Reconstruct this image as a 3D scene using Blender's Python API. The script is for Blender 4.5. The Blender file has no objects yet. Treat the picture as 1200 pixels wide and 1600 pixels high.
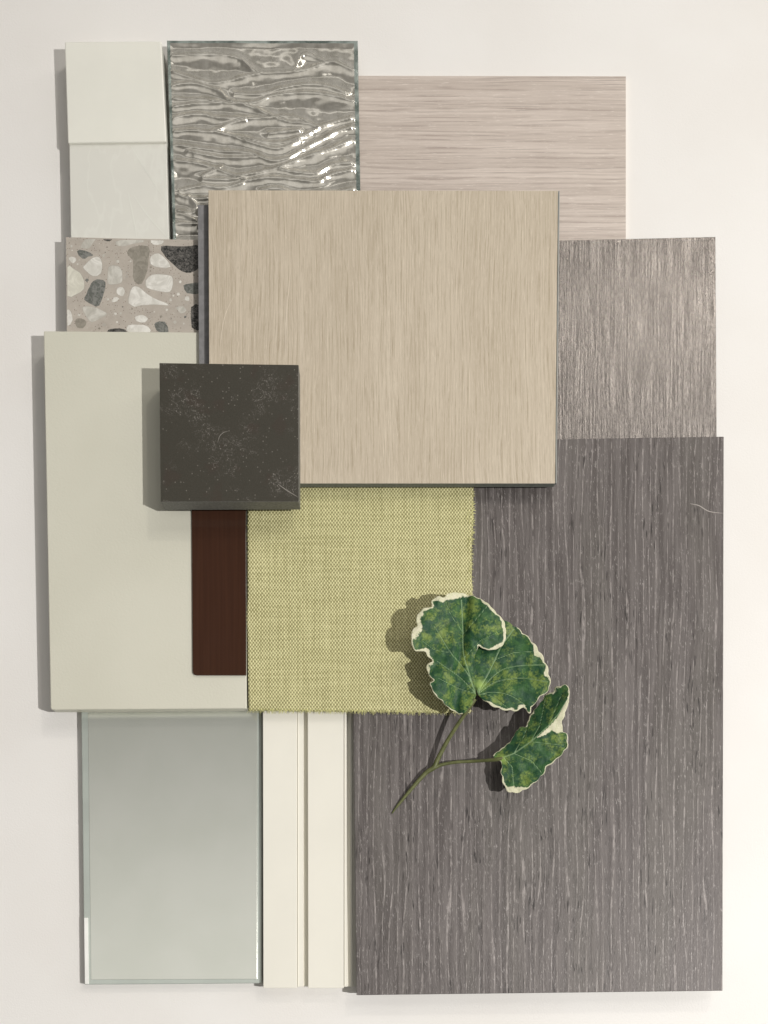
import bpy, bmesh, math, random
from mathutils import Vector, Matrix, Euler, noise as mn
from mathutils.geometry import delaunay_2d_cdt

random.seed(7)
S = 0.0005                       # one photo pixel at table level = half a millimetre
F = 1770.0                       # focal length / camera height in those pixels
TILT = math.radians(1.5)
YP = 1546.0                      # row of the principal point (shifted lens)
scene = bpy.context.scene

# ---------------------------------------------------------------- camera
cd = bpy.data.cameras.new('camera'); cam = bpy.data.objects.new('camera', cd)
scene.collection.objects.link(cam); scene.camera = cam
cam.location = (0, -700*S, F*S)
cam.rotation_euler = (-TILT, 0, 0)
cd.sensor_fit = 'HORIZONTAL'; cd.sensor_width = 36; cd.lens = 36*F/1200
cd.shift_y = (YP-800)/1200
cd.clip_start = 0.01; cd.clip_end = 50
RC = Euler((-TILT, 0, 0)).to_matrix(); CL = Vector(cam.location)

# ---------------------------------------------------------------- world: dim room above the table, brighter towards the photographer's side, bright patches added for gloss reflections
w = bpy.data.worlds.new('World'); scene.world = w; w.use_nodes = True
nt = w.node_tree; nt.nodes.clear()
wo = nt.nodes.new('ShaderNodeOutputWorld'); bg = nt.nodes.new('ShaderNodeBackground')
tc = nt.nodes.new('ShaderNodeTexCoord'); sp = nt.nodes.new('ShaderNodeSeparateXYZ')
nt.links.new(tc.outputs['Generated'], sp.inputs[0])
def wmap(sock, a, b, c, d):
    n = nt.nodes.new('ShaderNodeMapRange'); n.interpolation_type = 'SMOOTHSTEP'
    nt.links.new(sock, n.inputs[0])
    for i, v in enumerate((a, b, c, d)): n.inputs[i+1].default_value = v
    return n.outputs[0]
def wm(op, a, b):
    n = nt.nodes.new('ShaderNodeMath'); n.operation = op
    for i, v in enumerate((a, b)):
        if isinstance(v, (int, float)): n.inputs[i].default_value = v
        else: nt.links.new(v, n.inputs[i])
    return n.outputs[0]
south = wm('MULTIPLY', wmap(sp.outputs['Y'], -0.02, 0.24, 1.0, 0.0), wmap(sp.outputs['Y'], -0.60, -0.35, 0.0, 1.0))
sheen_patch = wm('MULTIPLY', wmap(sp.outputs['Y'], 0.28, 0.35, 0.0, 1.0), wmap(sp.outputs['Y'], 0.40, 0.50, 1.0, 0.0))
sheen_patch = wm('MULTIPLY', sheen_patch, wmap(sp.outputs['X'], 0.06, 0.24, 0.0, 1.0))  # bright patch added to the room for the sheen on the grey laminate
back = wmap(sp.outputs['Y'], 0.45, 0.55, 0.0, 1.0)
far_n = wm('MULTIPLY', wmap(sp.outputs['Y'], 0.60, 0.63, 0.0, 1.0), wmap(sp.outputs['Y'], 0.67, 0.74, 1.0, 0.0))
south = wm('MULTIPLY', south, wm('MULTIPLY', wmap(sp.outputs['X'], -0.60, -0.38, 0.0, 1.0), wmap(sp.outputs['X'], 0.25, 0.50, 1.0, 0.0)))
walls = wmap(sp.outputs['Z'], 0.35, 0.60, 1.0, 0.0)
st = wm('ADD', wm('MULTIPLY', south, 0.72), 0.022)
st = wm('ADD', st, wm('MULTIPLY', walls, 0.14))
st = wm('ADD', st, wm('MULTIPLY', back, 0.17))
st = wm('ADD', st, wm('MULTIPLY', far_n, 0.85))
st = wm('ADD', st, wm('MULTIPLY', sheen_patch, 4.0))
bg.inputs['Color'].default_value = (1.0, 0.97, 0.93, 1)
nt.links.new(st, bg.inputs['Strength']); nt.links.new(bg.outputs[0], wo.inputs[0])

# ---------------------------------------------------------------- lamps: two small ceiling spots beyond the right edge
def lamp(name, px, py, z, power, radius, col):
    l = bpy.data.lights.new(name, 'POINT'); l.energy = power; l.shadow_soft_size = radius; l.color = col
    o = bpy.data.objects.new(name, l); scene.collection.objects.link(o)
    o.location = ((px-600)*S, -(py-800)*S, z*S)
lamp('main_spot', 2750, 1950, 3600, 143, 0.016, (1.0, 0.98, 0.96))
lamp('second_spot', 2300, -1650, 3600, 21, 0.05, (1.0, 0.93, 0.84))
scene.view_settings.view_transform = 'Standard'
try: scene.view_settings.look = 'None'
except Exception: pass
scene.view_settings.exposure = 0.0; scene.view_settings.gamma = 1.0
scene.render.engine = 'CYCLES'
scene.cycles.max_bounces = 10; scene.cycles.transmission_bounces = 8

# ---------------------------------------------------------------- helpers
def at(px, py, z=0):
    "world point at height z (pixels) that stands at this place of the table layout"
    d = RC @ Vector(((px-600)/F, -(py-YP)/F, -1.0))
    t = (z*S - CL.z)/d.z
    return CL + d*t

class G:
    def __init__(s, name, rough=0.5, spec=0.5, metal=0.0):
        s.m = bpy.data.materials.new(name); s.m.use_nodes = True; s.nt = s.m.node_tree
        s.b = s.nt.nodes['Principled BSDF']
        s.b.inputs['Roughness'].default_value = rough
        s.b.inputs['Specular IOR Level'].default_value = spec
        s.b.inputs['Metallic'].default_value = metal
        t = s.nt.nodes.new('ShaderNodeTexCoord')
        s.co = s.map(t.outputs['Object'], (1/S, 1/S, 1/S))
    def L(s, a, b):
        if isinstance(a, (int, float)):
            b.default_value = a
        elif isinstance(a, tuple):
            b.default_value = a if len(b.default_value) == len(a) else a + (1,)
        else: s.nt.links.new(a, b)
    def map(s, v, sc, loc=(0, 0, 0), rot=0):
        n = s.nt.nodes.new('ShaderNodeMapping'); s.L(v, n.inputs[0])
        n.inputs['Scale'].default_value = sc; n.inputs['Location'].default_value = loc
        n.inputs['Rotation'].default_value = (0, 0, rot)
        return n.outputs[0]
    def noise(s, v, scale=1, detail=2, rough=0.5, dist=0):
        n = s.nt.nodes.new('ShaderNodeTexNoise'); s.L(v, n.inputs['Vector'])
        n.inputs['Scale'].default_value = scale; n.inputs['Detail'].default_value = detail
        n.inputs['Roughness'].default_value = rough; n.inputs['Distortion'].default_value = dist
        return n.outputs['Fac']
    def vor(s, v, scale=1, feat='F1', rand=1.0):
        n = s.nt.nodes.new('ShaderNodeTexVoronoi'); s.L(v, n.inputs['Vector']); n.feature = feat
        n.inputs['Scale'].default_value = scale; n.inputs['Randomness'].default_value = rand
        return n.outputs['Distance'], (n.outputs['Color'] if feat == 'F1' else None)
    def M(s, op, a, b=0.0):
        n = s.nt.nodes.new('ShaderNodeMath'); n.operation = op
        s.L(a, n.inputs[0]); s.L(b, n.inputs[1]); return n.outputs[0]
    def sep(s, v):
        n = s.nt.nodes.new('ShaderNodeSeparateXYZ'); s.L(v, n.inputs[0]); return n.outputs
    def comb(s, x, y, z=0.0):
        n = s.nt.nodes.new('ShaderNodeCombineXYZ')
        s.L(x, n.inputs[0]); s.L(y, n.inputs[1]); s.L(z, n.inputs[2]); return n.outputs[0]
    def mr(s, v, a, b, c=0.0, d=1.0, smooth=True):
        n = s.nt.nodes.new('ShaderNodeMapRange')
        if smooth: n.interpolation_type = 'SMOOTHSTEP'
        s.L(v, n.inputs[0])
        for i, q in enumerate((a, b, c, d)): n.inputs[i+1].default_value = q
        return n.outputs[0]
    def mix(s, f, a, b, mode='MIX'):
        n = s.nt.nodes.new('ShaderNodeMix'); n.data_type = 'RGBA'; n.blend_type = mode
        s.L(f, n.inputs[0]); s.L(a, n.inputs[6]); s.L(b, n.inputs[7]); return n.outputs[2]
    def col(s, c): s.L(c, s.b.inputs['Base Color'])
    def rough(s, c): s.L(c, s.b.inputs['Roughness'])
    def bump(s, h, dist, strength=1.0):
        n = s.nt.nodes.new('ShaderNodeBump'); s.L(h, n.inputs['Height'])
        n.inputs['Distance'].default_value = dist*S; n.inputs['Strength'].default_value = strength
        s.nt.links.new(n.outputs[0], s.b.inputs['Normal'])
    def attr(s, name):
        n = s.nt.nodes.new('ShaderNodeAttribute'); n.attribute_name = name; return n.outputs['Fac']

def plain(name, c, rough=0.5, spec=0.5, metal=0.0, var=0.06, vs=0.02):
    g = G(name, rough, spec, metal)
    f = g.noise(g.co, vs, 4, 0.6)
    lo = tuple(x*(1-var) for x in c); hi = tuple(min(1, x*(1+var)) for x in c)
    g.col(g.mix(g.mr(f, 0.3, 0.7), lo, hi)); return g

def link(name, me, mats, parent=None):
    for m in mats: me.materials.append(m)
    o = bpy.data.objects.new(name, me); scene.collection.objects.link(o)
    if parent: o.parent = parent
    return o
def tag(o, label, cat=None, group=None):
    o['label'] = label
    if cat: o['category'] = cat
    if group: o['group'] = group
    return o
def thing(name, px, py, z, label, cat, group=None):
    o = bpy.data.objects.new(name, None); scene.collection.objects.link(o)
    o.location = at(px, py, z); o.empty_display_size = 0.02
    return tag(o, label, cat, group)

def bevel(o, wpx, seg=2):
    m = o.modifiers.new('bevel', 'BEVEL'); m.width = wpx*S; m.segments = seg; m.limit_method = 'ANGLE'
    m.angle_limit = math.radians(40)

def slab(name, poly, ztop, thick, mats, parent=None, bev=0.8, top_idx=0, side_idx=None, extra=None, zfun=None, cuts=None):
    """flat sample: outline given at its top face, vertical sides"""
    pts = [at(x, y, ztop) for x, y in poly]
    c = sum(pts, Vector())/len(pts); c.z = (ztop-thick)*S
    if parent: org = Vector(parent.location)
    else: org = c
    bm = bmesh.new()
    tv = [bm.verts.new(p-org) for p in pts]
    bv = [bm.verts.new(Vector((p.x, p.y, (ztop-thick)*S))-org) for p in pts]
    f = bm.faces.new(tv); f.normal_update()
    if f.normal.z < 0: f.normal_flip()
    f.material_index = top_idx
    g = bm.faces.new(bv); g.material_index = side_idx if side_idx is not None else top_idx
    n = len(pts)
    for i in range(n):
        q = bm.faces.new((tv[i], tv[(i+1) % n], bv[(i+1) % n], bv[i]))
        q.material_index = side_idx if side_idx is not None else top_idx
    bmesh.ops.recalc_face_normals(bm, faces=bm.faces)
    me = bpy.data.meshes.new(name); bm.to_mesh(me); bm.free()
    o = link(name, me, mats, parent)
    if not parent: o.location = org
    if bev: bevel(o, bev)
    return o

def ribbon(o, pts, ztop, width, mat):
    "add a hair-thin scratch to the top face mesh of o"
    me = o.data; me.materials.append(mat); idx = len(me.materials)-1
    bm = bmesh.new(); bm.from_mesh(me)
    org = Vector(o.location) if not o.parent else Vector(o.parent.location)
    P = catmull(pts, 6, closed=False)
    vs = []
    for i, p in enumerate(P):
        a = P[max(0, i-1)]; b = P[min(len(P)-1, i+1)]
        d = Vector((b[0]-a[0], b[1]-a[1])).normalized(); t = i/(len(P)-1)
        ww = width*0.5*(0.25+0.75*math.sin(math.pi*min(1, max(0, t))))
        vs.append([bm.verts.new(at(p[0]-d.y*s*ww, p[1]+d.x*s*ww, ztop+0.25)-org) for s in (-1, 1)])
    for a, b in zip(vs, vs[1:]):
        f = bm.faces.new((a[0], a[1], b[1], b[0])); f.normal_update()
        if f.normal.z < 0: f.normal_flip()
        f.material_index = idx
    bm.to_mesh(me); bm.free()

def catmull(P, n, closed=True):
    out = []; N = len(P)
    rng = range(N) if closed else range(N-1)
    for i in rng:
        if closed: p0, p1, p2, p3 = P[i-1], P[i], P[(i+1) % N], P[(i+2) % N]
        else: p0, p1, p2, p3 = P[max(0, i-1)], P[i], P[i+1], P[min(N-1, i+2)]
        for k in range(n):
            t = k/n
            out.append(tuple(0.5*((2*b)+(-a+c)*t+(2*a-5*b+4*c-d)*t*t+(-a+3*b-3*c+d)*t**3) for a, b, c, d in zip(p0, p1, p2, p3)))
    if not closed: out.append(tuple(P[-1]))
    return out
def inside(p, poly):
    x, y = p[0], p[1]; c = False; j = len(poly)-1
    for i in range(len(poly)):
        xi, yi = poly[i][0], poly[i][1]; xj, yj = poly[j][0], poly[j][1]
        if (yi > y) != (yj > y) and x < (xj-xi)*(y-yi)/(yj-yi)+xi: c = not c
        j = i
    return c
def dseg(p, a, b):
    ax, ay = a[0], a[1]; dx, dy = b[0]-ax, b[1]-ay; L2 = dx*dx+dy*dy
    t = 0 if L2 == 0 else max(0, min(1, ((p[0]-ax)*dx+(p[1]-ay)*dy)/L2))
    return math.hypot(p[0]-ax-t*dx, p[1]-ay-t*dy)
def dline(p, pl): return min(dseg(p, a, b) for a, b in zip(pl, pl[1:]))

# ---------------------------------------------------------------- the table surface
g = G('table_white', 0.55, 0.35)
f = g.noise(g.co, 0.004, 3, 0.5); f2 = g.noise(g.co, 0.35, 3, 0.6)
g.col(g.mix(g.mr(f, 0.3, 0.7), (0.775, 0.75, 0.71), (0.805, 0.785, 0.75))); g.bump(f2, 0.5, 0.6)
tm = g.m
bm = bmesh.new(); bmesh.ops.create_grid(bm, x_segments=8, y_segments=8, size=2.0)
me = bpy.data.meshes.new('table_surface'); bm.to_mesh(me); bm.free()
ts = link('table_surface', me, [tm]); ts['kind'] = 'structure'; ts['label'] = 'smooth warm white surface the samples lie on'

# ---------------------------------------------------------------- wood materials
def wood_light():
    g = G('pale_pink_laminate', 0.42, 0.45)
    X, Y, Z = g.sep(g.co)
    warp = g.noise(g.map(g.co, (0.004, 0.015, 1)), 1, 2)
    y2 = g.M('ADD', Y, g.M('MULTIPLY', warp, 6))
    v = g.comb(g.M('MULTIPLY', X, 0.003), g.M('MULTIPLY', y2, 0.30))
    a = g.noise(v, 1, 4, 0.7)
    b = g.noise(g.comb(g.M('MULTIPLY', X, 0.012), g.M('MULTIPLY', y2, 0.75)), 1, 3, 0.7)
    c = g.noise(g.comb(g.M('MULTIPLY', X, 0.002), g.M('MULTIPLY', y2, 0.045)), 1, 2)
    k = g.M('ADD', g.M('ADD', g.M('MULTIPLY', a, 0.5), g.M('MULTIPLY', b, 0.35)), g.M('MULTIPLY', c, 0.45))
    k = g.mr(k, 0.5, 0.82)
    col = g.mix(k, (0.48, 0.41, 0.355), (0.63, 0.55, 0.485))
    cell = g.noise(g.comb(g.M('MULTIPLY', X, 0.007), g.M('MULTIPLY', y2, 0.5)), 1, 2, 0.6)
    col = g.mix(g.M('MULTIPLY', g.mr(cell, 0.58, 0.70), 0.5), col, (0.22, 0.18, 0.16))
    ph = g.M('ADD', g.M('MULTIPLY', y2, 0.80), g.M('MULTIPLY', g.noise(g.comb(g.M('MULTIPLY', X, 0.003), g.M('MULTIPLY', y2, 0.06), 4.0), 1, 2), 16))
    brk = g.mr(g.noise(g.comb(g.M('MULTIPLY', X, 0.012), g.M('MULTIPLY', y2, 0.12), 6.0), 1, 2), 0.38, 0.62)
    col = g.mix(g.M('MULTIPLY', g.M('MULTIPLY', g.mr(g.M('SINE', ph), 0.35, 1.0), brk), 0.5), col, (0.30, 0.24, 0.205))
    ff = g.noise(g.comb(g.M('MULTIPLY', X, 0.05), g.M('MULTIPLY', y2, 0.6), 8.0), 1, 3, 0.75)
    col = g.mix(g.M('MULTIPLY', g.mr(ff, 0.44, 0.32), 0.5), col, (0.76, 0.69, 0.62))
    g.col(col); g.bump(ff, 0.7, 0.5); return g.m
def wood_mid():
    g = G('metallic_grey_laminate', 0.36, 0.7, 0.55)
    X, Y, Z = g.sep(g.co)
    warp = g.noise(g.map(g.co, (0.012, 0.004, 1)), 1, 2)
    x2 = g.M('ADD', X, g.M('MULTIPLY', warp, 8))
    a = g.noise(g.comb(g.M('MULTIPLY', x2, 0.38), g.M('MULTIPLY', Y, 0.010)), 1, 4, 0.72)
    b = g.noise(g.comb(g.M('MULTIPLY', x2, 0.7), g.M('MULTIPLY', Y, 0.09)), 1, 3, 0.7)
    k = g.mr(g.M('ADD', g.M('MULTIPLY', a, 0.65), g.M('MULTIPLY', b, 0.35)), 0.42, 0.64)
    g.col(g.mix(k, (0.115, 0.102, 0.093), (0.335, 0.305, 0.28)))
    g.rough(g.mr(b, 0.3, 0.7, 0.22, 0.34)); g.bump(g.M('ADD', a, g.M('MULTIPLY', b, 0.8)), 0.8, 0.45); return g.m
def wood_oak():
    g = G('pale_oak_veneer', 0.55, 0.3)
    X, Y, Z = g.sep(g.co)
    warp = g.noise(g.map(g.co, (0.007, 0.0022, 1)), 1, 2)
    x2 = g.M('ADD', X, g.M('MULTIPLY', warp, 26))
    a = g.noise(g.comb(g.M('MULTIPLY', x2, 0.50), g.M('MULTIPLY', Y, 0.0035)), 1, 3, 0.65)
    b = g.noise(g.comb(g.M('MULTIPLY', x2, 0.60), g.M('MULTIPLY', Y, 0.012)), 1, 3, 0.7)
    c = g.noise(g.comb(g.M('MULTIPLY', x2, 0.018), g.M('MULTIPLY', Y, 0.002)), 1, 2)
    k = g.mr(g.M('ADD', g.M('ADD', g.M('MULTIPLY', a, 0.5), g.M('MULTIPLY', b, 0.3)), g.M('MULTIPLY', c, 0.25)), 0.40, 0.66)
    col = g.mix(k, (0.465, 0.396, 0.298), (0.575, 0.500, 0.392))
    p = g.noise(g.comb(g.M('MULTIPLY', x2, 0.55), g.M('MULTIPLY', Y, 0.012)), 1, 2, 0.6)
    col = g.mix(g.M('MULTIPLY', g.mr(p, 0.57, 0.70), 0.42), col, (0.29, 0.23, 0.155))
    ph = g.M('ADD', g.M('MULTIPLY', x2, 0.95), g.M('MULTIPLY', g.noise(g.comb(g.M('MULTIPLY', x2, 0.05), g.M('MULTIPLY', Y, 0.003), 4.0), 1, 2), 18))
    brk = g.mr(g.noise(g.comb(g.M('MULTIPLY', x2, 0.12), g.M('MULTIPLY', Y, 0.018), 6.0), 1, 2), 0.40, 0.62)
    col = g.mix(g.M('MULTIPLY', g.M('MULTIPLY', g.mr(g.M('SINE', ph), 0.4, 1.0), brk), 0.42), col, (0.33, 0.265, 0.18))
    ff = g.noise(g.comb(g.M('MULTIPLY', x2, 0.75), g.M('MULTIPLY', Y, 0.045), 8.0), 1, 3, 0.75)
    col = g.mix(g.M('MULTIPLY', g.mr(ff, 0.56, 0.68), 0.38), col, (0.30, 0.24, 0.165))
    col = g.mix(g.M('MULTIPLY', g.mr(ff, 0.46, 0.34), 0.35), col, (0.72, 0.64, 0.52))
    q = g.noise(g.comb(g.M('MULTIPLY', x2, 0.30), g.M('MULTIPLY', Y, 0.010), 9.0), 1, 2, 0.6)
    col = g.mix(g.M('MULTIPLY', g.mr(q, 0.58, 0.72), 0.4), col, (0.66, 0.58, 0.46))
    g.col(col); g.bump(ff, 0.8, 0.5); return g.m
def wood_dark():
    g = G('limed_walnut_veneer', 0.48, 0.45, 0.2)
    X, Y, Z = g.sep(g.co)
    warp = g.noise(g.map(g.co, (0.016, 0.0045, 1)), 1, 2, 0.5)
    x2 = g.M('ADD', X, g.M('MULTIPLY', warp, 11))
    big = g.noise(g.comb(g.M('MULTIPLY', x2, 0.012), g.M('MULTIPLY', Y, 0.002)), 1, 2)
    a = g.noise(g.comb(g.M('MULTIPLY', x2, 0.12), g.M('MULTIPLY', Y, 0.006)), 1, 3, 0.6)
    col = g.mix(g.mr(a, 0.35, 0.68), (0.082, 0.070, 0.065), (0.148, 0.131, 0.123))
    col = g.mix(g.M('MULTIPLY', g.mr(big, 0.45, 0.65), 0.35), col, (0.118, 0.108, 0.092))
    # pale limed lines, roughly every dozen pixels, broken along their length
    w1 = g.noise(g.comb(g.M('MULTIPLY', x2, 0.045), g.M('MULTIPLY', Y, 0.0025), 3.0), 1, 2)
    ph = g.M('ADD', g.M('MULTIPLY', x2, 0.56), g.M('MULTIPLY', w1, 15))
    ln = g.mr(g.M('SINE', ph), 0.84, 0.995)
    br = g.mr(g.noise(g.comb(g.M('MULTIPLY', x2, 0.2), g.M('MULTIPLY', Y, 0.05)), 1, 3, 0.7), 0.36, 0.62)
    col = g.mix(g.M('MULTIPLY', g.M('MULTIPLY', ln, br), 0.62), col, (0.37, 0.335, 0.315))
    # short pale flecks and dark pores
    fl = g.noise(g.comb(g.M('ADD', g.M('MULTIPLY', x2, 0.40), g.M('MULTIPLY', Y, 0.03)), g.M('MULTIPLY', Y, 0.085), 5.0), 1, 3, 0.8)
    fr = g.mr(g.noise(g.comb(g.M('MULTIPLY', x2, 0.04), g.M('MULTIPLY', Y, 0.008), 21.0), 1, 2), 0.35, 0.60, 0.35, 1.0)
    col = g.mix(g.M('MULTIPLY', g.M('MULTIPLY', g.mr(fl, 0.575, 0.66), fr), 0.6), col, (0.40, 0.37, 0.35))
    pt = g.noise(g.comb(g.M('MULTIPLY', x2, 0.36), g.M('MULTIPLY', Y, 0.030), 11.0), 1, 2, 0.6)
    reg = g.mr(g.noise(g.comb(g.M('MULTIPLY', x2, 0.03), g.M('MULTIPLY', Y, 0.006), 2.0), 1, 2), 0.42, 0.62)
    col = g.mix(g.M('MULTIPLY', g.M('MULTIPLY', g.mr(pt, 0.585, 0.66), reg), 0.95), col, (0.022, 0.018, 0.016))
    g.col(col); g.rough(g.mr(a, 0.3, 0.7, 0.42, 0.55)); g.bump(g.M('ADD', a, fl), 0.9, 0.5); return g.m

M_pale = wood_light(); M_mid = wood_mid(); M_oak = wood_oak(); M_wal = wood_dark()
M_edge_pale = plain('laminate_edge', (0.62, 0.53, 0.42), 0.6).m
M_edge_dark = plain('dark_edge', (0.055, 0.047, 0.043), 0.6, var=0.25, vs=0.3).m
M_core = plain('grey_core_edge', (0.17, 0.18, 0.16), 0.7, 0.3, var=0.15, vs=0.2).m
M_gap_shade = plain('gap_shade_black', (0.02, 0.02, 0.02), 0.8).m  # near-black standing for the shaded gap under the oak board, unused
M_scratch = plain('pale_scratch', (0.34, 0.31, 0.28), 0.6).m
M_hair = plain('pale_oak_mark', (0.70, 0.62, 0.50), 0.6).m

# ---------------------------------------------------------------- laminate sheets
o = slab('laminate_sheet', [(470, 118), (978, 119), (978, 400), (470, 400)], 7, 7, [M_pale, M_edge_pale], side_idx=1, bev=0.5)
tag(o, 'pale pinkish laminate sample with horizontal grain, behind the rippled glass and the oak board', 'laminate sample')
o = slab('laminate_sheet', [(690, 380), (1118, 370), (1120, 720), (690, 720)], 17, 8, [M_mid, M_edge_dark], side_idx=1, bev=0.5)
tag(o, 'shimmering grey brown laminate sample with vertical grain, right of the oak board', 'laminate sample')
o = slab('wood_panel', [(556, 700), (875, 686), (1131, 682), (1129, 1548), (557, 1555), (549.5, 900)], 38, 18, [M_wal, M_edge_dark], side_idx=1, bev=0.7)
tag(o, 'large dark grey brown limed wood panel under the plant sprig', 'wood panel')
ribbon(o, [(1078, 787), (1092, 790), (1108, 799), (1130, 802)], 38, 1.6, M_scratch)

# ---------------------------------------------------------------- upper left tiles
M_t1 = plain('cream_tile_glaze', (0.775, 0.765, 0.685), 0.35, 0.4, var=0.02, vs=0.01).m
g = G('marble_tile', 0.3, 0.4)
n = g.noise(g.map(g.co, (0.02, 0.008, 1), rot=0.45), 1, 3, 0.6)
nn = g.noise(g.co, 0.02, 4)
vein = g.M('SUBTRACT', 1.0, g.mr(g.M('ABSOLUTE', g.M('SUBTRACT', n, 0.52)), 0.0, 0.035))
g.col(g.mix(g.M('MULTIPLY', vein, 0.30), g.mix(nn, (0.67, 0.66, 0.60), (0.72, 0.71, 0.64)), (0.78, 0.78, 0.71)))
o = slab('ceramic_tile', [(108, 219), (260, 217), (264, 374), (110.5, 373)], 33, 22, [g.m], bev=1.2)
tag(o, 'off white square tile with faint pale veins, between plain cream tile and speckled stone', 'tile', 'pair of pale square tiles')
ribbon(o, [(200, 300), (206, 327), (214, 371)], 33, 2.0, plain('tile_vein', (0.72, 0.72, 0.65), 0.3).m)
ribbon(o, [(209, 305), (232, 338), (262, 371)], 33, 2.0, bpy.data.materials['tile_vein'])
ribbon(o, [(205, 228), (228, 266), (258, 312)], 33, 2.0, bpy.data.materials['tile_vein'])
o = slab('ceramic_tile', [(101, 65), (252, 64), (260, 221), (106, 223)], 38, 38, [M_t1], bev=1.6)
tag(o, 'plain cream square tile in the upper left corner, left of the rippled glass', 'tile', 'pair of pale square tiles')

# ---------------------------------------------------------------- terrazzo sample: one mesh, chips are faces of the top
def Z3(L): return [(60+x/4, 340+y/4) for x, y in L]
chips = [
 ('pale', [(300,130),(360,132),(335,165),(320,190),(285,195),(262,180)]),
 ('grey', [(240,208),(290,205),(345,232),(310,245),(275,258)]),
 ('white', [(285,300),(340,250),(385,245),(402,290),(395,350),(345,368),(300,340),(278,315)]),
 ('white', [(190,250),(225,245),(235,270),(215,285),(195,270)]),
 ('cream', [(176,305),(215,315),(260,345),(288,400),(285,450),(240,480),(176,495)]),
 ('grey', [(345,395),(385,385),(418,405),(415,450),(380,550),(340,548),(288,515),(300,480),(320,430)]),
 ('pale', [(440,305),(480,298),(515,315),(527,370),(520,410),(470,420),(430,415),(435,350)]),
 ('white', [(495,440),(525,435),(540,460),(530,488),(512,492),(490,470)]),
 ('white', [(465,505),(485,496),(505,505),(490,522),(460,530)]),
 ('tan', [(560,205),(600,180),(688,178),(690,250),(680,330),(645,415),(600,400),(590,330),(590,270),(560,232)]),
 ('white', [(700,240),(750,222),(790,250),(830,310),(760,315),(702,290)]),
 ('dark', [(765,180),(850,178),(950,178),(1010,180),(1015,300),(950,345),(900,335),(850,300),(810,260),(785,230)]),
 ('white', [(685,370),(740,350),(820,358),(845,380),(835,450),(800,470),(700,450),(665,420)]),
 ('white', [(585,430),(625,430),(660,460),(720,500),(790,530),(820,550),(720,545),(640,550),(600,560),(558,535),(565,480)]),
 ('grey', [(908,425),(950,412),(1020,410),(1025,470),(930,472)]),
 ('pale', [(275,560),(330,555),(400,580),(435,605),(390,630),(330,655),(290,610)]),
 ('white', [(180,575),(205,590),(212,640),(182,680)]),
 ('white', [(605,620),(650,605),(688,630),(665,655),(615,650)]),
 ('white', [(555,672),(620,668),(690,680),(700,730),(560,730)]),
 ('grey', [(730,655),(790,652),(812,715),(760,720),(727,685)]),
 ('dark', [(435,702),(480,692),(540,700),(545,730),(440,730)]),
 ('dark', [(405,131),(450,130),(460,140),(430,150)]),
 ('pale', [(480,150),(560,134),(640,132),(660,150),(590,166),(500,180)]),
 ('white', [(700,140),(780,138),(770,165),(720,170)]),
 ('dark', [(955,560),(1010,550),(1030,690),(960,690)]),
 ('pale', [(860,560),(900,552),(925,580),(890,600)]),
 ('tan', [(230,640),(262,630),(300,652),(280,690),(240,685)]),
 ('white', [(925,250+240),(945,500),(940,520),(915,512)]),
]
def chipmat(name, a, b, sc):
    g = G(name, 0.22, 0.45)
    f = g.noise(g.co, sc, 4, 0.65, 1.0)
    g.col(g.mix(g.mr(f, 0.35, 0.68), a, b)); return g.m
g = G('terrazzo_binder', 0.25, 0.45)
f = g.noise(g.co, 0.05, 4, 0.6); d, c = g.vor(g.co, 0.42)
col = g.mix(f, (0.36, 0.32, 0.275), (0.55, 0.50, 0.43))
cs = g.sep(c)[0]
col = g.mix(g.M('MULTIPLY', g.mr(d, 0.16, 0.30, 1, 0), g.M('GREATER_THAN', cs, 0.72)), col, (0.13, 0.10, 0.085))
d2, c2 = g.vor(g.map(g.co, (1, 1, 1), loc=(31, 7, 0)), 0.5)
col = g.mix(g.M('MULTIPLY', g.mr(d2, 0.12, 0.28, 1, 0), g.M('GREATER_THAN', g.sep(c2)[1], 0.70)), col, (0.58, 0.55, 0.50))
g.col(col); M_bind = g.m
TM = {'white': chipmat('chip_white', (0.60, 0.58, 0.52), (0.78, 0.76, 0.70), 0.06),
      'cream': chipmat('chip_cream', (0.60, 0.58, 0.49), (0.74, 0.72, 0.62), 0.05),
      'pale': chipmat('chip_pale', (0.46, 0.44, 0.385), (0.62, 0.60, 0.54), 0.06),
      'grey': chipmat('chip_grey', (0.12, 0.125, 0.11), (0.24, 0.24, 0.22), 0.16),
      'tan': chipmat('chip_tan', (0.24, 0.22, 0.18), (0.33, 0.305, 0.255), 0.12),
      'dark': chipmat('chip_dark', (0.03, 0.03, 0.028), (0.17, 0.16, 0.145), 0.25),
      'rim': plain('chip_rim', (0.42, 0.39, 0.34), 0.25).m}
keys = list(TM)
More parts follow.
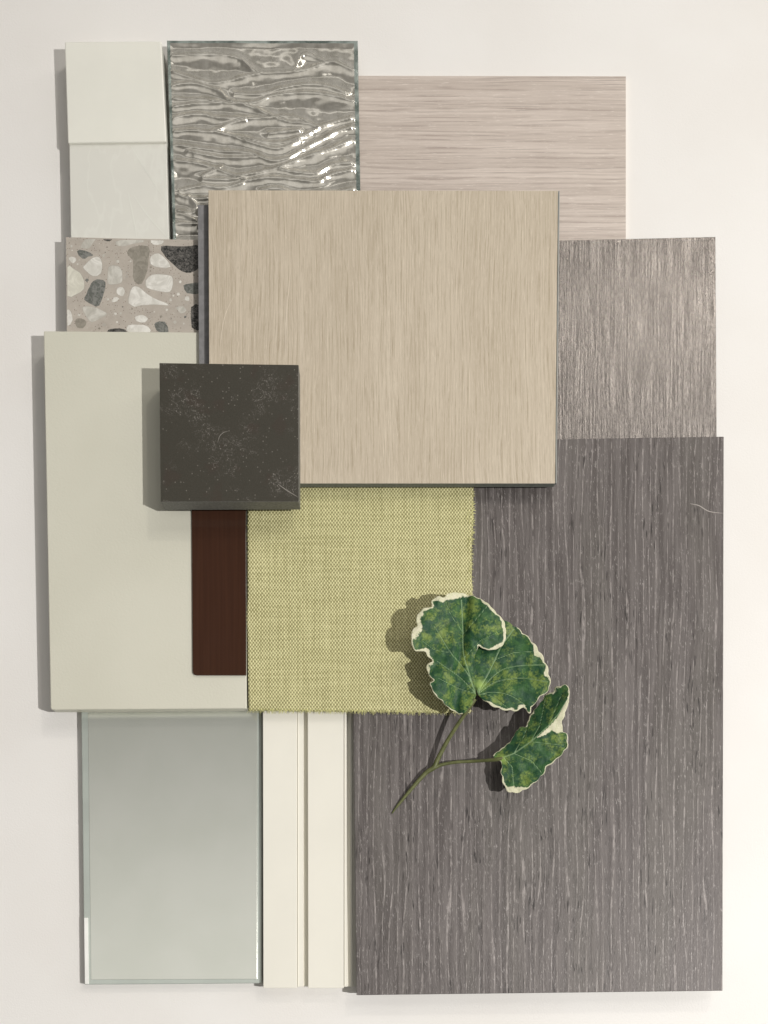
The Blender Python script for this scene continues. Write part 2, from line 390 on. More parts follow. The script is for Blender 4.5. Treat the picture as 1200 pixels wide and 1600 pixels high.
def terrazzo():
    zt = 37; th = 30
    outer = [(103, 370.5), (205, 373), (318, 375), (318, 521), (104.5, 521)]
    polys = []
    for k, L in chips:
        P = catmull(Z3(L), 2)
        P = [(min(316.5, max(104.8, x+0.5*math.sin(y*1.7))), min(519.5, max(372.6+(x-103)*0.02, y+0.4*math.sin(x*1.9)))) for x, y in P]
        cx = sum(p[0] for p in P)/len(P); cy = sum(p[1] for p in P)/len(P)
        cl = []
        for p in P:
            if not cl or math.hypot(p[0]-cl[-1][0], p[1]-cl[-1][1]) > 0.3: cl.append(p)
        polys.append((k, cl, (cx, cy)))
    rnd = random.Random(3); tries = 0; small = []
    while len(small) < 46 and tries < 4000:
        tries += 1
        x, y, r = rnd.uniform(107, 312), rnd.uniform(376, 514), rnd.uniform(0.9, 3.2)
        if any(inside((x, y), P) or dline((x, y), P+[P[0]]) < r+1.6 for k, P, c in polys): continue
        n = rnd.choice((4, 5, 6)); a0 = rnd.uniform(0, 6)
        P = [(x+r*rnd.uniform(.6, 1.25)*math.cos(a0+6.283*i/n), y+r*rnd.uniform(.6, 1.25)*math.sin(a0+6.283*i/n)) for i in range(n)]
        polys.append((rnd.choice(('pale', 'white', 'tan', 'pale', 'grey', 'rim')), P, (x, y))); small.append(1)
    vs = [Vector(p) for p in outer]; es = [(i, (i+1) % 5) for i in range(5)]
    rims = []
    for k, P, c in polys:
        b = len(vs); vs += [Vector(p) for p in P]; es += [(b+i, b+(i+1) % len(P)) for i in range(len(P))]
        R = [(c[0]+(p[0]-c[0])*0.95, c[1]+(p[1]-c[1])*0.95) for p in P]; rims.append(R)
        b = len(vs); vs += [Vector(p) for p in R]; es += [(b+i, b+(i+1) % len(R)) for i in range(len(R))]
    ov, oe, of, *_ = delaunay_2d_cdt(vs, es, [], 1, 1e-4)
    org = at(210, 445, zt-th)
    bm = bmesh.new()
    top = [bm.verts.new(at(v.x, v.y, zt)-org) for v in ov]
    for fc in of:
        cx = sum(ov[i].x for i in fc)/3; cy = sum(ov[i].y for i in fc)/3
        try: f = bm.faces.new([top[i] for i in fc])
        except ValueError: continue
        f.normal_update()
        if f.normal.z < 0: f.normal_flip()
        for (k, P, c), R in zip(polys, rims):
            if inside((cx, cy), P):
                f.material_index = 1+keys.index(k if inside((cx, cy), R) or k in ('dark', 'grey', 'tan') else 'rim'); break
    ot = [bm.verts.new(at(x, y, zt)-org) for x, y in outer]
    ob = [bm.verts.new(Vector((at(x, y, zt).x, at(x, y, zt).y, (zt-th)*S))-org) for x, y in outer]
    for i in range(5):
        j = (i+1) % 5; f = bm.faces.new((ot[j], ot[i], ob[i], ob[j]))
    bm.faces.new(ob)
    me = bpy.data.meshes.new('terrazzo_tile'); bm.to_mesh(me); bm.free()
    o = link('terrazzo_tile', me, [M_bind]+[TM[k] for k in keys]); o.location = org
    tag(o, 'speckled taupe stone sample with white and charcoal chips, above the sage panel', 'stone sample')
terrazzo()

# ---------------------------------------------------------------- rippled glass
def ripple():
    t = thing('rippled_glass', 412, 220, 8, 'clear rippled glass sample with wavy ridges and green edges, between cream tile and pink laminate', 'glass sample')
    org = Vector(t.location)
    zt, zb = 33, 9
    g = G('rippled_glass_surface', 0.15, 0.8); g.b.inputs['Transmission Weight'].default_value = 0.38
    g.b.inputs['IOR'].default_value = 1.5; g.b.inputs['Metallic'].default_value = 0.50
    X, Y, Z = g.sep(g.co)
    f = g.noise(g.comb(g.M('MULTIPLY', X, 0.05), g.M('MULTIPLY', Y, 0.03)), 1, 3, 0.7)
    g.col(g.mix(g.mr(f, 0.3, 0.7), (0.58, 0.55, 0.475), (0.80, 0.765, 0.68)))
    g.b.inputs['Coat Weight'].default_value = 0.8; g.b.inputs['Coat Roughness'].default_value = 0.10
    e = G('green_glass_edge', 0.12, 0.6); f = e.mr(e.noise(e.co, 0.05, 3), 0.35, 0.65)
    e.b.inputs['Transmission Weight'].default_value = 0.55
    e.col(e.mix(f, (0.20, 0.25, 0.225), (0.58, 0.66, 0.61)))
    corners = [(260.5, 62), (559, 62), (564.5, 385), (270, 373)]
    NX, NY = 190, 200
    def q(u, v):
        a, b, c, d = [Vector(p) for p in corners]
        return (a.lerp(b, u)).lerp(d.lerp(c, u), v)
    crests = [
     [(95,235),(200,270),(310,300),(440,275),(560,250),(700,240),(800,225),(900,195),(960,195),(1050,235)],
     [(100,380),(190,385),(260,385),(340,395),(450,405),(540,395),(620,365),(740,350),(850,350),(960,370),(1040,395)],
     [(440,400),(520,425),(600,465),(700,500),(800,510),(860,525),(940,500),(1030,480)],
     [(100,425),(200,405),(290,405),(350,400)],
     [(100,485),(150,470),(250,465),(350,480),(470,485),(620,478),(680,475),(760,485),(830,515)],
     [(105,550),(200,545),(310,550),(400,510),(480,490)],
     [(310,550),(400,570),(500,590),(610,610),(700,605),(790,570),(860,530)],
     [(100,620),(200,635),(350,655),(480,660),(550,680),(620,705),(700,690),(780,640),(880,590),(960,550),(1030,530)],
     [(100,700),(200,715),(330,745),(430,785),(490,805)], [(180,650),(300,680),(450,690),(550,680)],
     [(430,785),(530,770),(640,740),(720,710),(800,680),(900,650),(1030,600)],
     [(650,745),(760,765),(850,765),(930,725),(1030,715)],
     [(135,860),(250,835),(350,845),(450,820),(490,805),(600,790),(720,800),(820,810),(870,810),(920,775),(1030,750)],
     [(350,740),(250,790),(330,800),(440,795)], [(130,880),(190,900),(280,900)], [(120,965),(200,975),(225,940),(180,890)],
     [(110,980),(160,985),(240,1030)], [(110,1030),(250,1030)], [(95,310),(200,300),(330,335),(380,380),(420,400)],
     [(420,350),(560,355),(650,330),(760,310),(880,310),(1000,350)], [(90,160),(300,150),(440,170),(510,225),(560,245)],
     [(740,230),(780,150),(860,170),(900,195)], [(600,560),(700,555),(760,545)], [(380,560),(480,600),(640,640),(760,600)],
     [(560,860),(640,850),(760,880),(900,870),(1040,850)], [(240,950),(400,930),(600,950),(800,920),(1040,960)],
     [(240,1040),(420,1020),(640,1060),(860,1030),(1040,1060)]]
    import numpy as np
    XX = np.zeros((NY+1, NX+1)); YY = np.zeros((NY+1, NX+1))
    for j in range(NY+1):
        for i in range(NX+1):
            p = q(i/NX, j/NY); XX[j, i] = p.x; YY[j, i] = p.y
    def field(lines, wig):
        D = np.full(XX.shape, 1e9)
        for cr in lines:
            P = catmull([(240+.3*x, 40+.3*y+wig*mn.noise(Vector((x/60, y/60, 1)))) for x, y in cr], 4, False)
            for (ax, ay), (bx, by) in zip(P, P[1:]):
                dx, dy = bx-ax, by-ay
                t = np.clip(((XX-ax)*dx+(YY-ay)*dy)/(dx*dx+dy*dy+1e-9), 0, 1)
                D = np.minimum(D, np.hypot(XX-ax-t*dx, YY-ay-t*dy))
        return D
    D = field(crests, 1.5)
    H = 4.4*np.exp(-D/4.5) - 3.0*(1-np.exp(-D/18.0)) - 1.0
    H += 0.0*np.sin(XX/3.1+3*np.sin(YY/17))*np.exp(-((D-7)/5)**2)*0.35
    hidx = {}
    bm = bmesh.new(); rows = []
    for j in range(NY+1):
        r = []
        for i in range(NX+1):
            p = q(i/NX, j/NY)
            edge = min(i, NX-i, j, NY-j)/6.0
            k = min(1, edge)
            hh = H[j, i] + 0.7*mn.noise(Vector((p.x/16, p.y/10, 2))) + 0.10*mn.noise(Vector((p.x/3.5, p.y/10, 2))) + 1.0*mn.noise(Vector((p.x/34, p.y/22, 6)))
            z = zt - 1.0 + hh*(0.3+0.7*k)
            r.append(bm.verts.new(at(p.x, p.y, zt).xy.to_3d()+Vector((0, 0, z*S))-org))
        rows.append(r)
    for j in range(NY):
        for i in range(NX):
            f = bm.faces.new((rows[j][i], rows[j+1][i], rows[j+1][i+1], rows[j][i+1])); f.smooth = True
            if i < 3 or i > NX-5 or j < 2: f.material_index = 1
    per = [rows[0][i] for i in range(NX+1)]+[rows[j][NX] for j in range(1, NY+1)]+[rows[NY][i] for i in range(NX-1, -1, -1)]+[rows[j][0] for j in range(NY-1, 0, -1)]
    bot = [bm.verts.new(Vector((v.co.x, v.co.y, zb*S-org.z))) for v in per]
    n = len(per)
    for i in range(n):
        f = bm.faces.new((per[i], per[(i+1) % n], bot[(i+1) % n], bot[i])); f.material_index = 1
    f = bm.faces.new(bot)
    bmesh.ops.recalc_face_normals(bm, faces=bm.faces)
    me = bpy.data.meshes.new('glass_pane'); bm.to_mesh(me); bm.free()
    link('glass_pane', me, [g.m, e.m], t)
    b = G('silvered_backing', 0.34, 0.5, 0.8)
    X, Y, Z = b.sep(b.co)
    f = b.noise(b.comb(b.M('MULTIPLY', X, 0.3), b.M('MULTIPLY', Y, 0.03)), 1, 3, 0.7)
    b.col(b.mix(b.mr(f, 0.3, 0.7), (0.40, 0.365, 0.31), (0.86, 0.82, 0.73)))
    slab('silvered_backing', [(266, 76), (555, 76), (560, 390), (273, 385)], 8.6, 1.4, [b.m], t, bev=0)
ripple()

# ---------------------------------------------------------------- frosted back-painted glass
t = thing('frosted_glass_panel', 268, 1320, 2, 'pale grey green back painted glass sample at the lower left, left of the cream slats', 'glass sample')
g = G('frosted_glass_face', 0.22, 0.6, 0.66)
g.col(g.mix(g.mr(g.noise(g.co, 0.01, 3), 0.3, 0.7), (0.75, 0.77, 0.69), (0.79, 0.805, 0.73)))
r = plain('glass_rim', (0.50, 0.54, 0.49), 0.15, 0.6, 0.3, var=0.04).m
slab('glass_pane', [(126.5, 1085), (409, 1085), (409, 1536.5), (132, 1538.5)], 15.5, 13.5, [r], t, bev=1.0)
slab('painted_face', [(137, 1085), (402, 1085), (402, 1530), (142, 1531)], 16.0, 1.2, [g.m], t, bev=0.5)
slab('edge_tape', [(131.3, 1434), (137.2, 1434), (138.2, 1537.5), (132.6, 1537.5)], 17.5, 12, [plain('white_tape', (0.84, 0.84, 0.79), 0.6).m], t, bev=0.3)

# ---------------------------------------------------------------- cream slatted profile
M_cr = plain('cream_lacquer', (0.78, 0.755, 0.665), 0.5, 0.3, var=0.015, vs=0.01).m
t = thing('slatted_panel', 480, 1320, 2, 'cream slatted panel sample with two raised slats, between glass and dark wood', 'wall panel sample')
slab('backing_board', [(411, 1085), (560, 1085), (562, 1541.5), (412, 1541.5)], 16, 14, [M_cr], t, bev=0.4)
for x0, x1 in ((410.5, 464.0), (480.5, 537.0)):
    sl = slab('slat', [(x0, 1085), (x1, 1085), (x1, 1544), (x0+0.8, 1544)], 27, 10.9, [M_cr], t, bev=0.9)
slab('slat_lip', [(464.8, 1085), (474.5, 1085), (474, 1542), (464.8, 1542)], 23, 6.9, [M_cr], t, bev=0.7)
slab('slat_lip', [(537.8, 1085), (541.5, 1085), (542.2, 1542), (537.8, 1542)], 23, 6.9, [M_cr], t, bev=0.7)
slab('slat_lip', [(546.2, 1085), (549.5, 1085), (551.0, 1542), (547.6, 1542)], 18.5, 2.4, [M_cr], t, bev=0.5)

# ---------------------------------------------------------------- sage cabinet panel
def rounded(poly, rad):
    out = []
    for i, p in enumerate(poly):
        r = rad[i]
        if r == 0: out.append(p); continue
        a = Vector(poly[i-1]); b = Vector(p); c = Vector(poly[(i+1) % len(poly)])
        u = (a-b).normalized(); v = (c-b).normalized()
        for k in range(7):
            s = k/6; P = (b+u*r)*(1-s)**2+b*2*s*(1-s)+(b+v*r)*s*s; out.append((P.x, P.y))
    return out
g = G('sage_lacquer', 0.38, 0.35)
g.col(g.mix(g.mr(g.noise(g.co, 0.006, 3), 0.3, 0.7), (0.61, 0.595, 0.495), (0.64, 0.625, 0.525)))
g.bump(g.noise(g.co, 0.3, 3), 0.5, 0.5)
o = slab('painted_panel', rounded([(68, 517), (383, 519.5), (385.5, 1107), (79, 1109)], [2, 0, 3, 5]), 44, 19, [g.m], bev=1.4)
tag(o, 'tall smooth sage green painted panel on the left side, under the dark stone tile', 'painted panel')

g = G('brown_gloss', 0.16, 0.5)
X, Y, Z = g.sep(g.co)
f = g.noise(g.comb(g.M('MULTIPLY', X, 0.25), g.M('MULTIPLY', Y, 0.004)), 1, 3)
d = g.noise(g.co, 0.09, 3, 0.7)
g.col(g.mix(g.mr(f, 0.3, 0.7), (0.046, 0.021, 0.013), (0.056, 0.025, 0.015)))
g.rough(g.mr(d, 0.3, 0.7, 0.07, 0.16))
o = slab('metal_strip', rounded([(299, 740), (384, 740), (384.5, 1055), (301, 1055)], [0, 0, 0, 7]), 47.6, 3.4, [g.m], bev=0.6)
tag(o, 'narrow glossy dark brown strip between sage panel and green fabric', 'metal sample')

# ---------------------------------------------------------------- fabric swatch
def fabric():
    t = thing('fabric_swatch', 562, 930, 39, 'yellow green woven fabric swatch with frayed edges, under the oak board', 'fabric swatch')
    org = Vector(t.location)
    g = G('woven_fabric', 0.85, 0.15)
    X, Y, Z = g.sep(g.co)
    px, py = 4.7, 6.2
    wx = g.M('ADD', X, g.M('MULTIPLY', g.noise(g.co, 0.03, 2), 3.0)); wy = g.M('ADD', Y, g.M('MULTIPLY', g.noise(g.map(g.co, (1, 1, 1), loc=(99, 4, 0)), 0.03, 2), 3.0))
    grid = g.M('MULTIPLY', g.M('MULTIPLY', g.M('COSINE', g.M('MULTIPLY', wx, 2*math.pi/px)), g.M('COSINE', g.M('MULTIPLY', wy, 2*math.pi/py))), 0.42)
    grid = g.M('ADD', grid, g.M('MULTIPLY', g.M('COSINE', g.M('MULTIPLY', wx, 4*math.pi/px)), 0.10))
    thick = g.noise(g.comb(g.M('MULTIPLY', X, 0.23), g.M('MULTIPLY', Y, 0.01)), 1, 3, 0.6)
    thick2 = g.noise(g.comb(g.M('MULTIPLY', X, 0.01), g.M('MULTIPLY', Y, 0.23)), 1, 3, 0.6)
    k = g.M('ADD', g.M('ADD', grid, 0.5), g.M('MULTIPLY', g.M('SUBTRACT', g.M('ADD', thick, thick2), 1.0), 0.42))
    k = g.M('ADD', k, g.M('MULTIPLY', g.M('SUBTRACT', g.noise(g.co, 0.5, 2), 0.5), 0.5))
    col = g.mix(g.mr(k, 0.1, 0.95), (0.25, 0.23, 0.10), (0.78, 0.74, 0.42))
    g.col(col); g.bump(k, 1.2, 0.7)
    NX, NY = 90, 95
    bm = bmesh.new(); rows = []
    for j in range(NY+1):
        v = j/NY; r = []
        for i in range(NX+1):
            u = i/NX
            yb = 1110+4*u+(1.6*mn.noise(Vector((u*22, 3, 0)))+1.0*mn.noise(Vector((u*70, 3, 0))))
            y = 735*(1-v)+yb*v
            xl = 385.5+2.5*v+1.2*mn.noise(Vector((v*9, 0, 5)))+1.0*math.sin(v*7)
            xr = 740-2*v-4.0*max(0, v-0.4)+1.3*mn.noise(Vector((v*40, 8, 5)))-2.5*math.exp(-((v-0.35)/0.12)**2)
            x = xl*(1-u)+xr*u
            z = 42.6+1.5*mn.noise(Vector((u*3, v*3, 2)))+0.5*mn.noise(Vector((u*9, v*9, 4)))+1.2*math.exp(-u*18)
            if v > 0.97: z -= 0.4*(v-0.97)/0.03
            r.append(bm.verts.new(at(x, y, z)-org))
        rows.append(r)
    for j in range(NY):
        for i in range(NX):
            f = bm.faces.new((rows[j][i], rows[j+1][i], rows[j+1][i+1], rows[j][i+1])); f.smooth = True
    me = bpy.data.meshes.new('cloth'); bm.to_mesh(me); bm.free()
    o = link('cloth', me, [g.m], t)
    m = o.modifiers.new('thick', 'SOLIDIFY'); m.thickness = 2.4*S; m.offset = -1
    # frayed threads along the bottom and the right edge
    bm = bmesh.new()
    def hair(p, d, ln, z):
        pts = []
        q = Vector(p); dd = Vector(d).normalized(); cur = random.uniform(-.5, .5)
        n = 5
        for k in range(n+1):
            pts.append((q.x, q.y)); dd = Matrix.Rotation(cur/n, 2) @ dd; q = q+dd*ln/n
        wd = random.uniform(0.45, 0.75); prev = None
        for k, pp in enumerate(pts):
            ww = wd*(1-0.7*k/n)
            c = at(pp[0], pp[1], z+0.4*math.sin(k))-org
            ring = [bm.verts.new(c+Vector((math.cos(a)*ww*S*(1 if abs(d[1]) > abs(d[0]) else .2), math.sin(a)*ww*S*(1 if abs(d[0]) > abs(d[1]) else .2), math.sin(a+.7)*ww*S))) for a in (0, 2.1, 4.2)]
            if prev:
                for a in range(3): bm.faces.new((prev[a], prev[(a+1) % 3], ring[(a+1) % 3], ring[a]))
            prev = ring
    for k in range(460):
        u = random.random(); x = 388+(733-388)*u; y = 1109+4*u
        hair((x, y-2), (random.uniform(-.7, .7), 1), random.uniform(3.5, 9.0), 41.5+random.uniform(-1, 1.4))
    for k in range(200):
        v = random.random(); y = 765+345*v; x = 739.5-2*v-4.0*max(0, v-.4)-2.5*math.exp(-((v-.35)/.12)**2)
        hair((x-2, y), (1, random.uniform(-1.0, .8)), random.uniform(3, 7), 41.8+random.uniform(-.6, 1.2))
    for k in range(50):
        v = random.random(); hair((387.5+2*v, 800+310*v), (-1, random.uniform(-.8, .8)), random.uniform(1.5, 3), 43)
    for k in range(12):
        y = random.uniform(770, 960); hair((random.uniform(725, 738), y), (random.uniform(.2, .8), random.choice((-1, 1))), random.uniform(8, 16), 43.6)
    me = bpy.data.meshes.new('frayed_threads'); bm.to_mesh(me); bm.free()
    link('frayed_threads', me, [plain('thread', (0.60, 0.58, 0.27), 0.8, 0.2, var=0.2, vs=0.1).m], t)
fabric()

# ---------------------------------------------------------------- grey slab and oak board
o = slab('core_board', [(309, 320), (845, 320), (850, 745), (312, 745)], 52, 7.5, [plain('grey_board_face', (0.21, 0.205, 0.205), 0.6, 0.3, var=0.12, vs=0.1).m], bev=0.5)
tag(o, 'grey board edge peeking out left of the oak board, below the rippled glass', 'board sample')
o = slab('oak_board', rounded([(325.5, 297), (872, 298), (867.5, 755.5), (327.5, 755.5)], [0, 0, 2, 0]), 66, 13.5, [M_oak, M_core], side_idx=1, bev=0.6)
tag(o, 'large pale oak board with vertical grain in the centre, its edges grey', 'wood board')
ribbon(o, [(366, 462), (352, 492), (345, 530), (343, 566)], 66, 0.7, M_hair)
ribbon(o, [(455, 412), (447, 500), (446, 566)], 66, 0.9, M_hair)
o = slab('board_edging', [(872.6, 298), (874.6, 298), (869.8, 755), (868.2, 755)], 62, 9, [plain('edge_band', (0.30, 0.31, 0.29), 0.5).m], parent=None, bev=0.3)
ob = bpy.data.objects['oak_board']
mw = Vector(o.location)-Vector(ob.location); o.parent = ob; o.location = mw

# ---------------------------------------------------------------- dark stone tile
g = G('dark_quartz', 0.32, 0.4)
n1 = g.noise(g.co, 0.018, 3, 0.6); n2 = g.noise(g.co, 0.55, 3, 0.7); n3 = g.noise(g.map(g.co, (1, 1, 1), loc=(40, 9, 0)), 0.03, 2)
col = g.mix(n2, (0.035, 0.032, 0.024), (0.072, 0.066, 0.052))
col = g.mix(g.M('MULTIPLY', g.mr(n3, 0.58, 0.68), 0.2), col, (0.060, 0.034, 0.028))
d, c = g.vor(g.co, 0.24)
thr = g.mr(n1, 0.3, 0.7, 0.93, 0.72)
col = g.mix(g.M('MULTIPLY', g.M('MULTIPLY', g.mr(d, 0.10, 0.30, 1, 0), g.M('GREATER_THAN', g.sep(c)[0], thr)), 0.7), col, (0.24, 0.22, 0.19))
vn = g.noise(g.co, 0.035, 5, 0.62, 1.6)
cl = g.mr(g.noise(g.map(g.co, (1, 1, 1), loc=(12, 81, 0)), 0.022, 2), 0.50, 0.62)
vein = g.M('MULTIPLY', g.M('SUBTRACT', 1.0, g.mr(g.M('ABSOLUTE', g.M('SUBTRACT', vn, 0.5)), 0.0, 0.012)), cl)
vein = g.M('MULTIPLY', vein, g.mr(n2, 0.4, 0.6))
col = g.mix(g.M('MULTIPLY', vein, 0.75), col, (0.36, 0.33, 0.30))
cloud = g.M('MULTIPLY', cl, g.mr(g.noise(g.co, 0.3, 4, 0.8), 0.54, 0.64))
col = g.mix(g.M('MULTIPLY', cloud, 0.2), col, (0.26, 0.235, 0.21))
g.col(col); M_st = g.m
M_sw = plain('sawn_stone_edge', (0.17, 0.168, 0.15), 0.6, 0.3, var=0.18, vs=0.3).m
o = slab('stone_tile', [(249, 567), (466.5, 570), (467, 783.5), (251, 784)], 97, 30.5, [M_st, M_sw], side_idx=1, bev=0.7)
tag(o, 'square dark brown black stone tile lying across the oak board corner', 'stone tile')
M_sv = plain('stone_vein', (0.26, 0.24, 0.21), 0.4).m
ribbon(o, [(340, 692), (343, 682), (349, 676), (356, 674)], 97, 0.9, M_sv)
ribbon(o, [(434, 756), (448, 766), (466, 777)], 97, 1.3, M_sv)

# ---------------------------------------------------------------- plant sprig
def leafmat(name, sat=1.0):
    g = G(name, 0.52, 0.25)
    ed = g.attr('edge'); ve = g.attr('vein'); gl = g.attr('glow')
    n = g.noise(g.co, 0.07, 4, 0.65); n2 = g.noise(g.co, 0.28, 4, 0.7); n4 = g.noise(g.map(g.co, (1, 1, 1), loc=(50, 20, 3)), 0.045, 3, 0.6)
    col = g.mix(g.mr(n, 0.36, 0.66), (0.016, 0.058, 0.028), (0.045, 0.118, 0.036))
    col = g.mix(g.M('MULTIPLY', g.mr(g.M('ADD', n4, g.M('MULTIPLY', g.M('SUBTRACT', n2, 0.5), 0.5)), 0.47, 0.70), g.mr(ed, 0.0, 0.35, 0.85, 0.3)), col, (0.20, 0.27, 0.06))
    dd, cc = g.vor(g.map(g.co, (1, 1, 1)), 0.10, 'DISTANCE_TO_EDGE')
    col = g.mix(g.M('MULTIPLY', g.mr(dd, 0.0, 0.07, 1, 0), 0.5), col, (0.010, 0.052, 0.020))
    col = g.mix(g.M('MULTIPLY', g.mr(ve, 0.2, 0.85), 0.75), col, (0.26, 0.38, 0.20))
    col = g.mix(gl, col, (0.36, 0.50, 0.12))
    wn = g.M('SUBTRACT', g.noise(g.map(g.co, (1, 1, 1), loc=(5, 77, 0)), 0.045, 2), 0.5)
    e2 = g.mr(g.M('ADD', g.M('ADD', g.M('ADD', ed, g.M('MULTIPLY', g.mr(ed, 0.80, 1.0), 0.08)), g.M('MULTIPLY', g.M('MULTIPLY', wn, 1.7), g.mr(ed, 0.02, 0.25))), g.M('MULTIPLY', g.M('SUBTRACT', g.noise(g.co, 0.2, 3, 0.7), 0.5), 0.7)), 0.58, 0.74)
    col = g.mix(e2, col, g.mix(g.noise(g.co, 0.25, 3), (0.46, 0.50, 0.27), (0.76, 0.69, 0.56)))
    g.col(col); g.bump(g.M('ADD', g.M('MULTIPLY', g.noise(g.co, 0.12, 3, 0.6), 1.2), g.M('MULTIPLY', ve, -0.9)), 2.0, 0.6)
    g.b.inputs['Subsurface Weight'].default_value = 0.0
    return g.m
M_leaf = leafmat('variegated_leaf')
def toothed(P, amp, period, sgn=1):
    "rounded teeth along an open outline"
    out = []; L = 0
    for i, p in enumerate(P):
        a = P[max(0, i-1)]; b = P[min(len(P)-1, i+1)]
        dx, dy = b[0]-a[0], b[1]-a[1]; l = math.hypot(dx, dy) or 1
        if i: L += math.hypot(p[0]-a[0], p[1]-a[1])
        k = min(1, i/6, (len(P)-1-i)/6)
        h = amp*k*(abs(math.sin(math.pi*(L+3*math.sin(L/37))/period))-0.5)*sgn
        out.append((p[0]+dy/l*h, p[1]-dx/l*h))
    return out

def sheet(bm, layers, outline, margin, veins, zf, org, glow, step=1.7, cream=None, spots=()):
    """margin: list of (polyline, width) where the white rim sits"""
    P = []
    for p in outline:
        if not P or math.hypot(p[0]-P[-1][0], p[1]-P[-1][1]) > 0.8: P.append(p)
    x0 = min(p[0] for p in P); x1 = max(p[0] for p in P); y0 = min(p[1] for p in P); y1 = max(p[1] for p in P)
    vs = [Vector(p) for p in P]; es = [(i, (i+1) % len(P)) for i in range(len(P))]
    y = y0
    loop = P+[P[0]]
    row = 0
    while y < y1:
        x = x0+(step/2 if row % 2 else 0)
        while x < x1:
            if inside((x, y), P) and dline((x, y), loop) > 0.8: vs.append(Vector((x, y)))
            x += step
        y += step*0.87; row += 1
    ov, oe, of, *_ = delaunay_2d_cdt(vs, es, [], 1, 1e-4)
    V = []
    for v in ov:
        p = (v.x, v.y)
        bv = bm.verts.new(at(p[0], p[1], zf(p))-org)
        W = 3.0
        for sx, sy, am, rr in spots: W += 0.8*am*math.exp(-((p[0]-sx)**2+(p[1]-sy)**2)/(rr*rr))
        e = 0.0
        for pl, wd in margin:
            e = max(e, max(0.0, 1-dline(p, pl)/W))
        if cream and inside(p, cream): e = 1.6
        k = 0.0
        for pl, wd in veins:
            k = max(k, max(0.0, 1-dline(p, pl)/wd))
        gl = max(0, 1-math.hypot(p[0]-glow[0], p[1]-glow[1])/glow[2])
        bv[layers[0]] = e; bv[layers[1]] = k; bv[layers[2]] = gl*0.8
        V.append(bv)
    for fc in of:
        try: f = bm.faces.new([V[i] for i in fc])
        except ValueError: continue
        f.normal_update(); f.smooth = True
        if f.normal.z < 0: f.normal_flip()

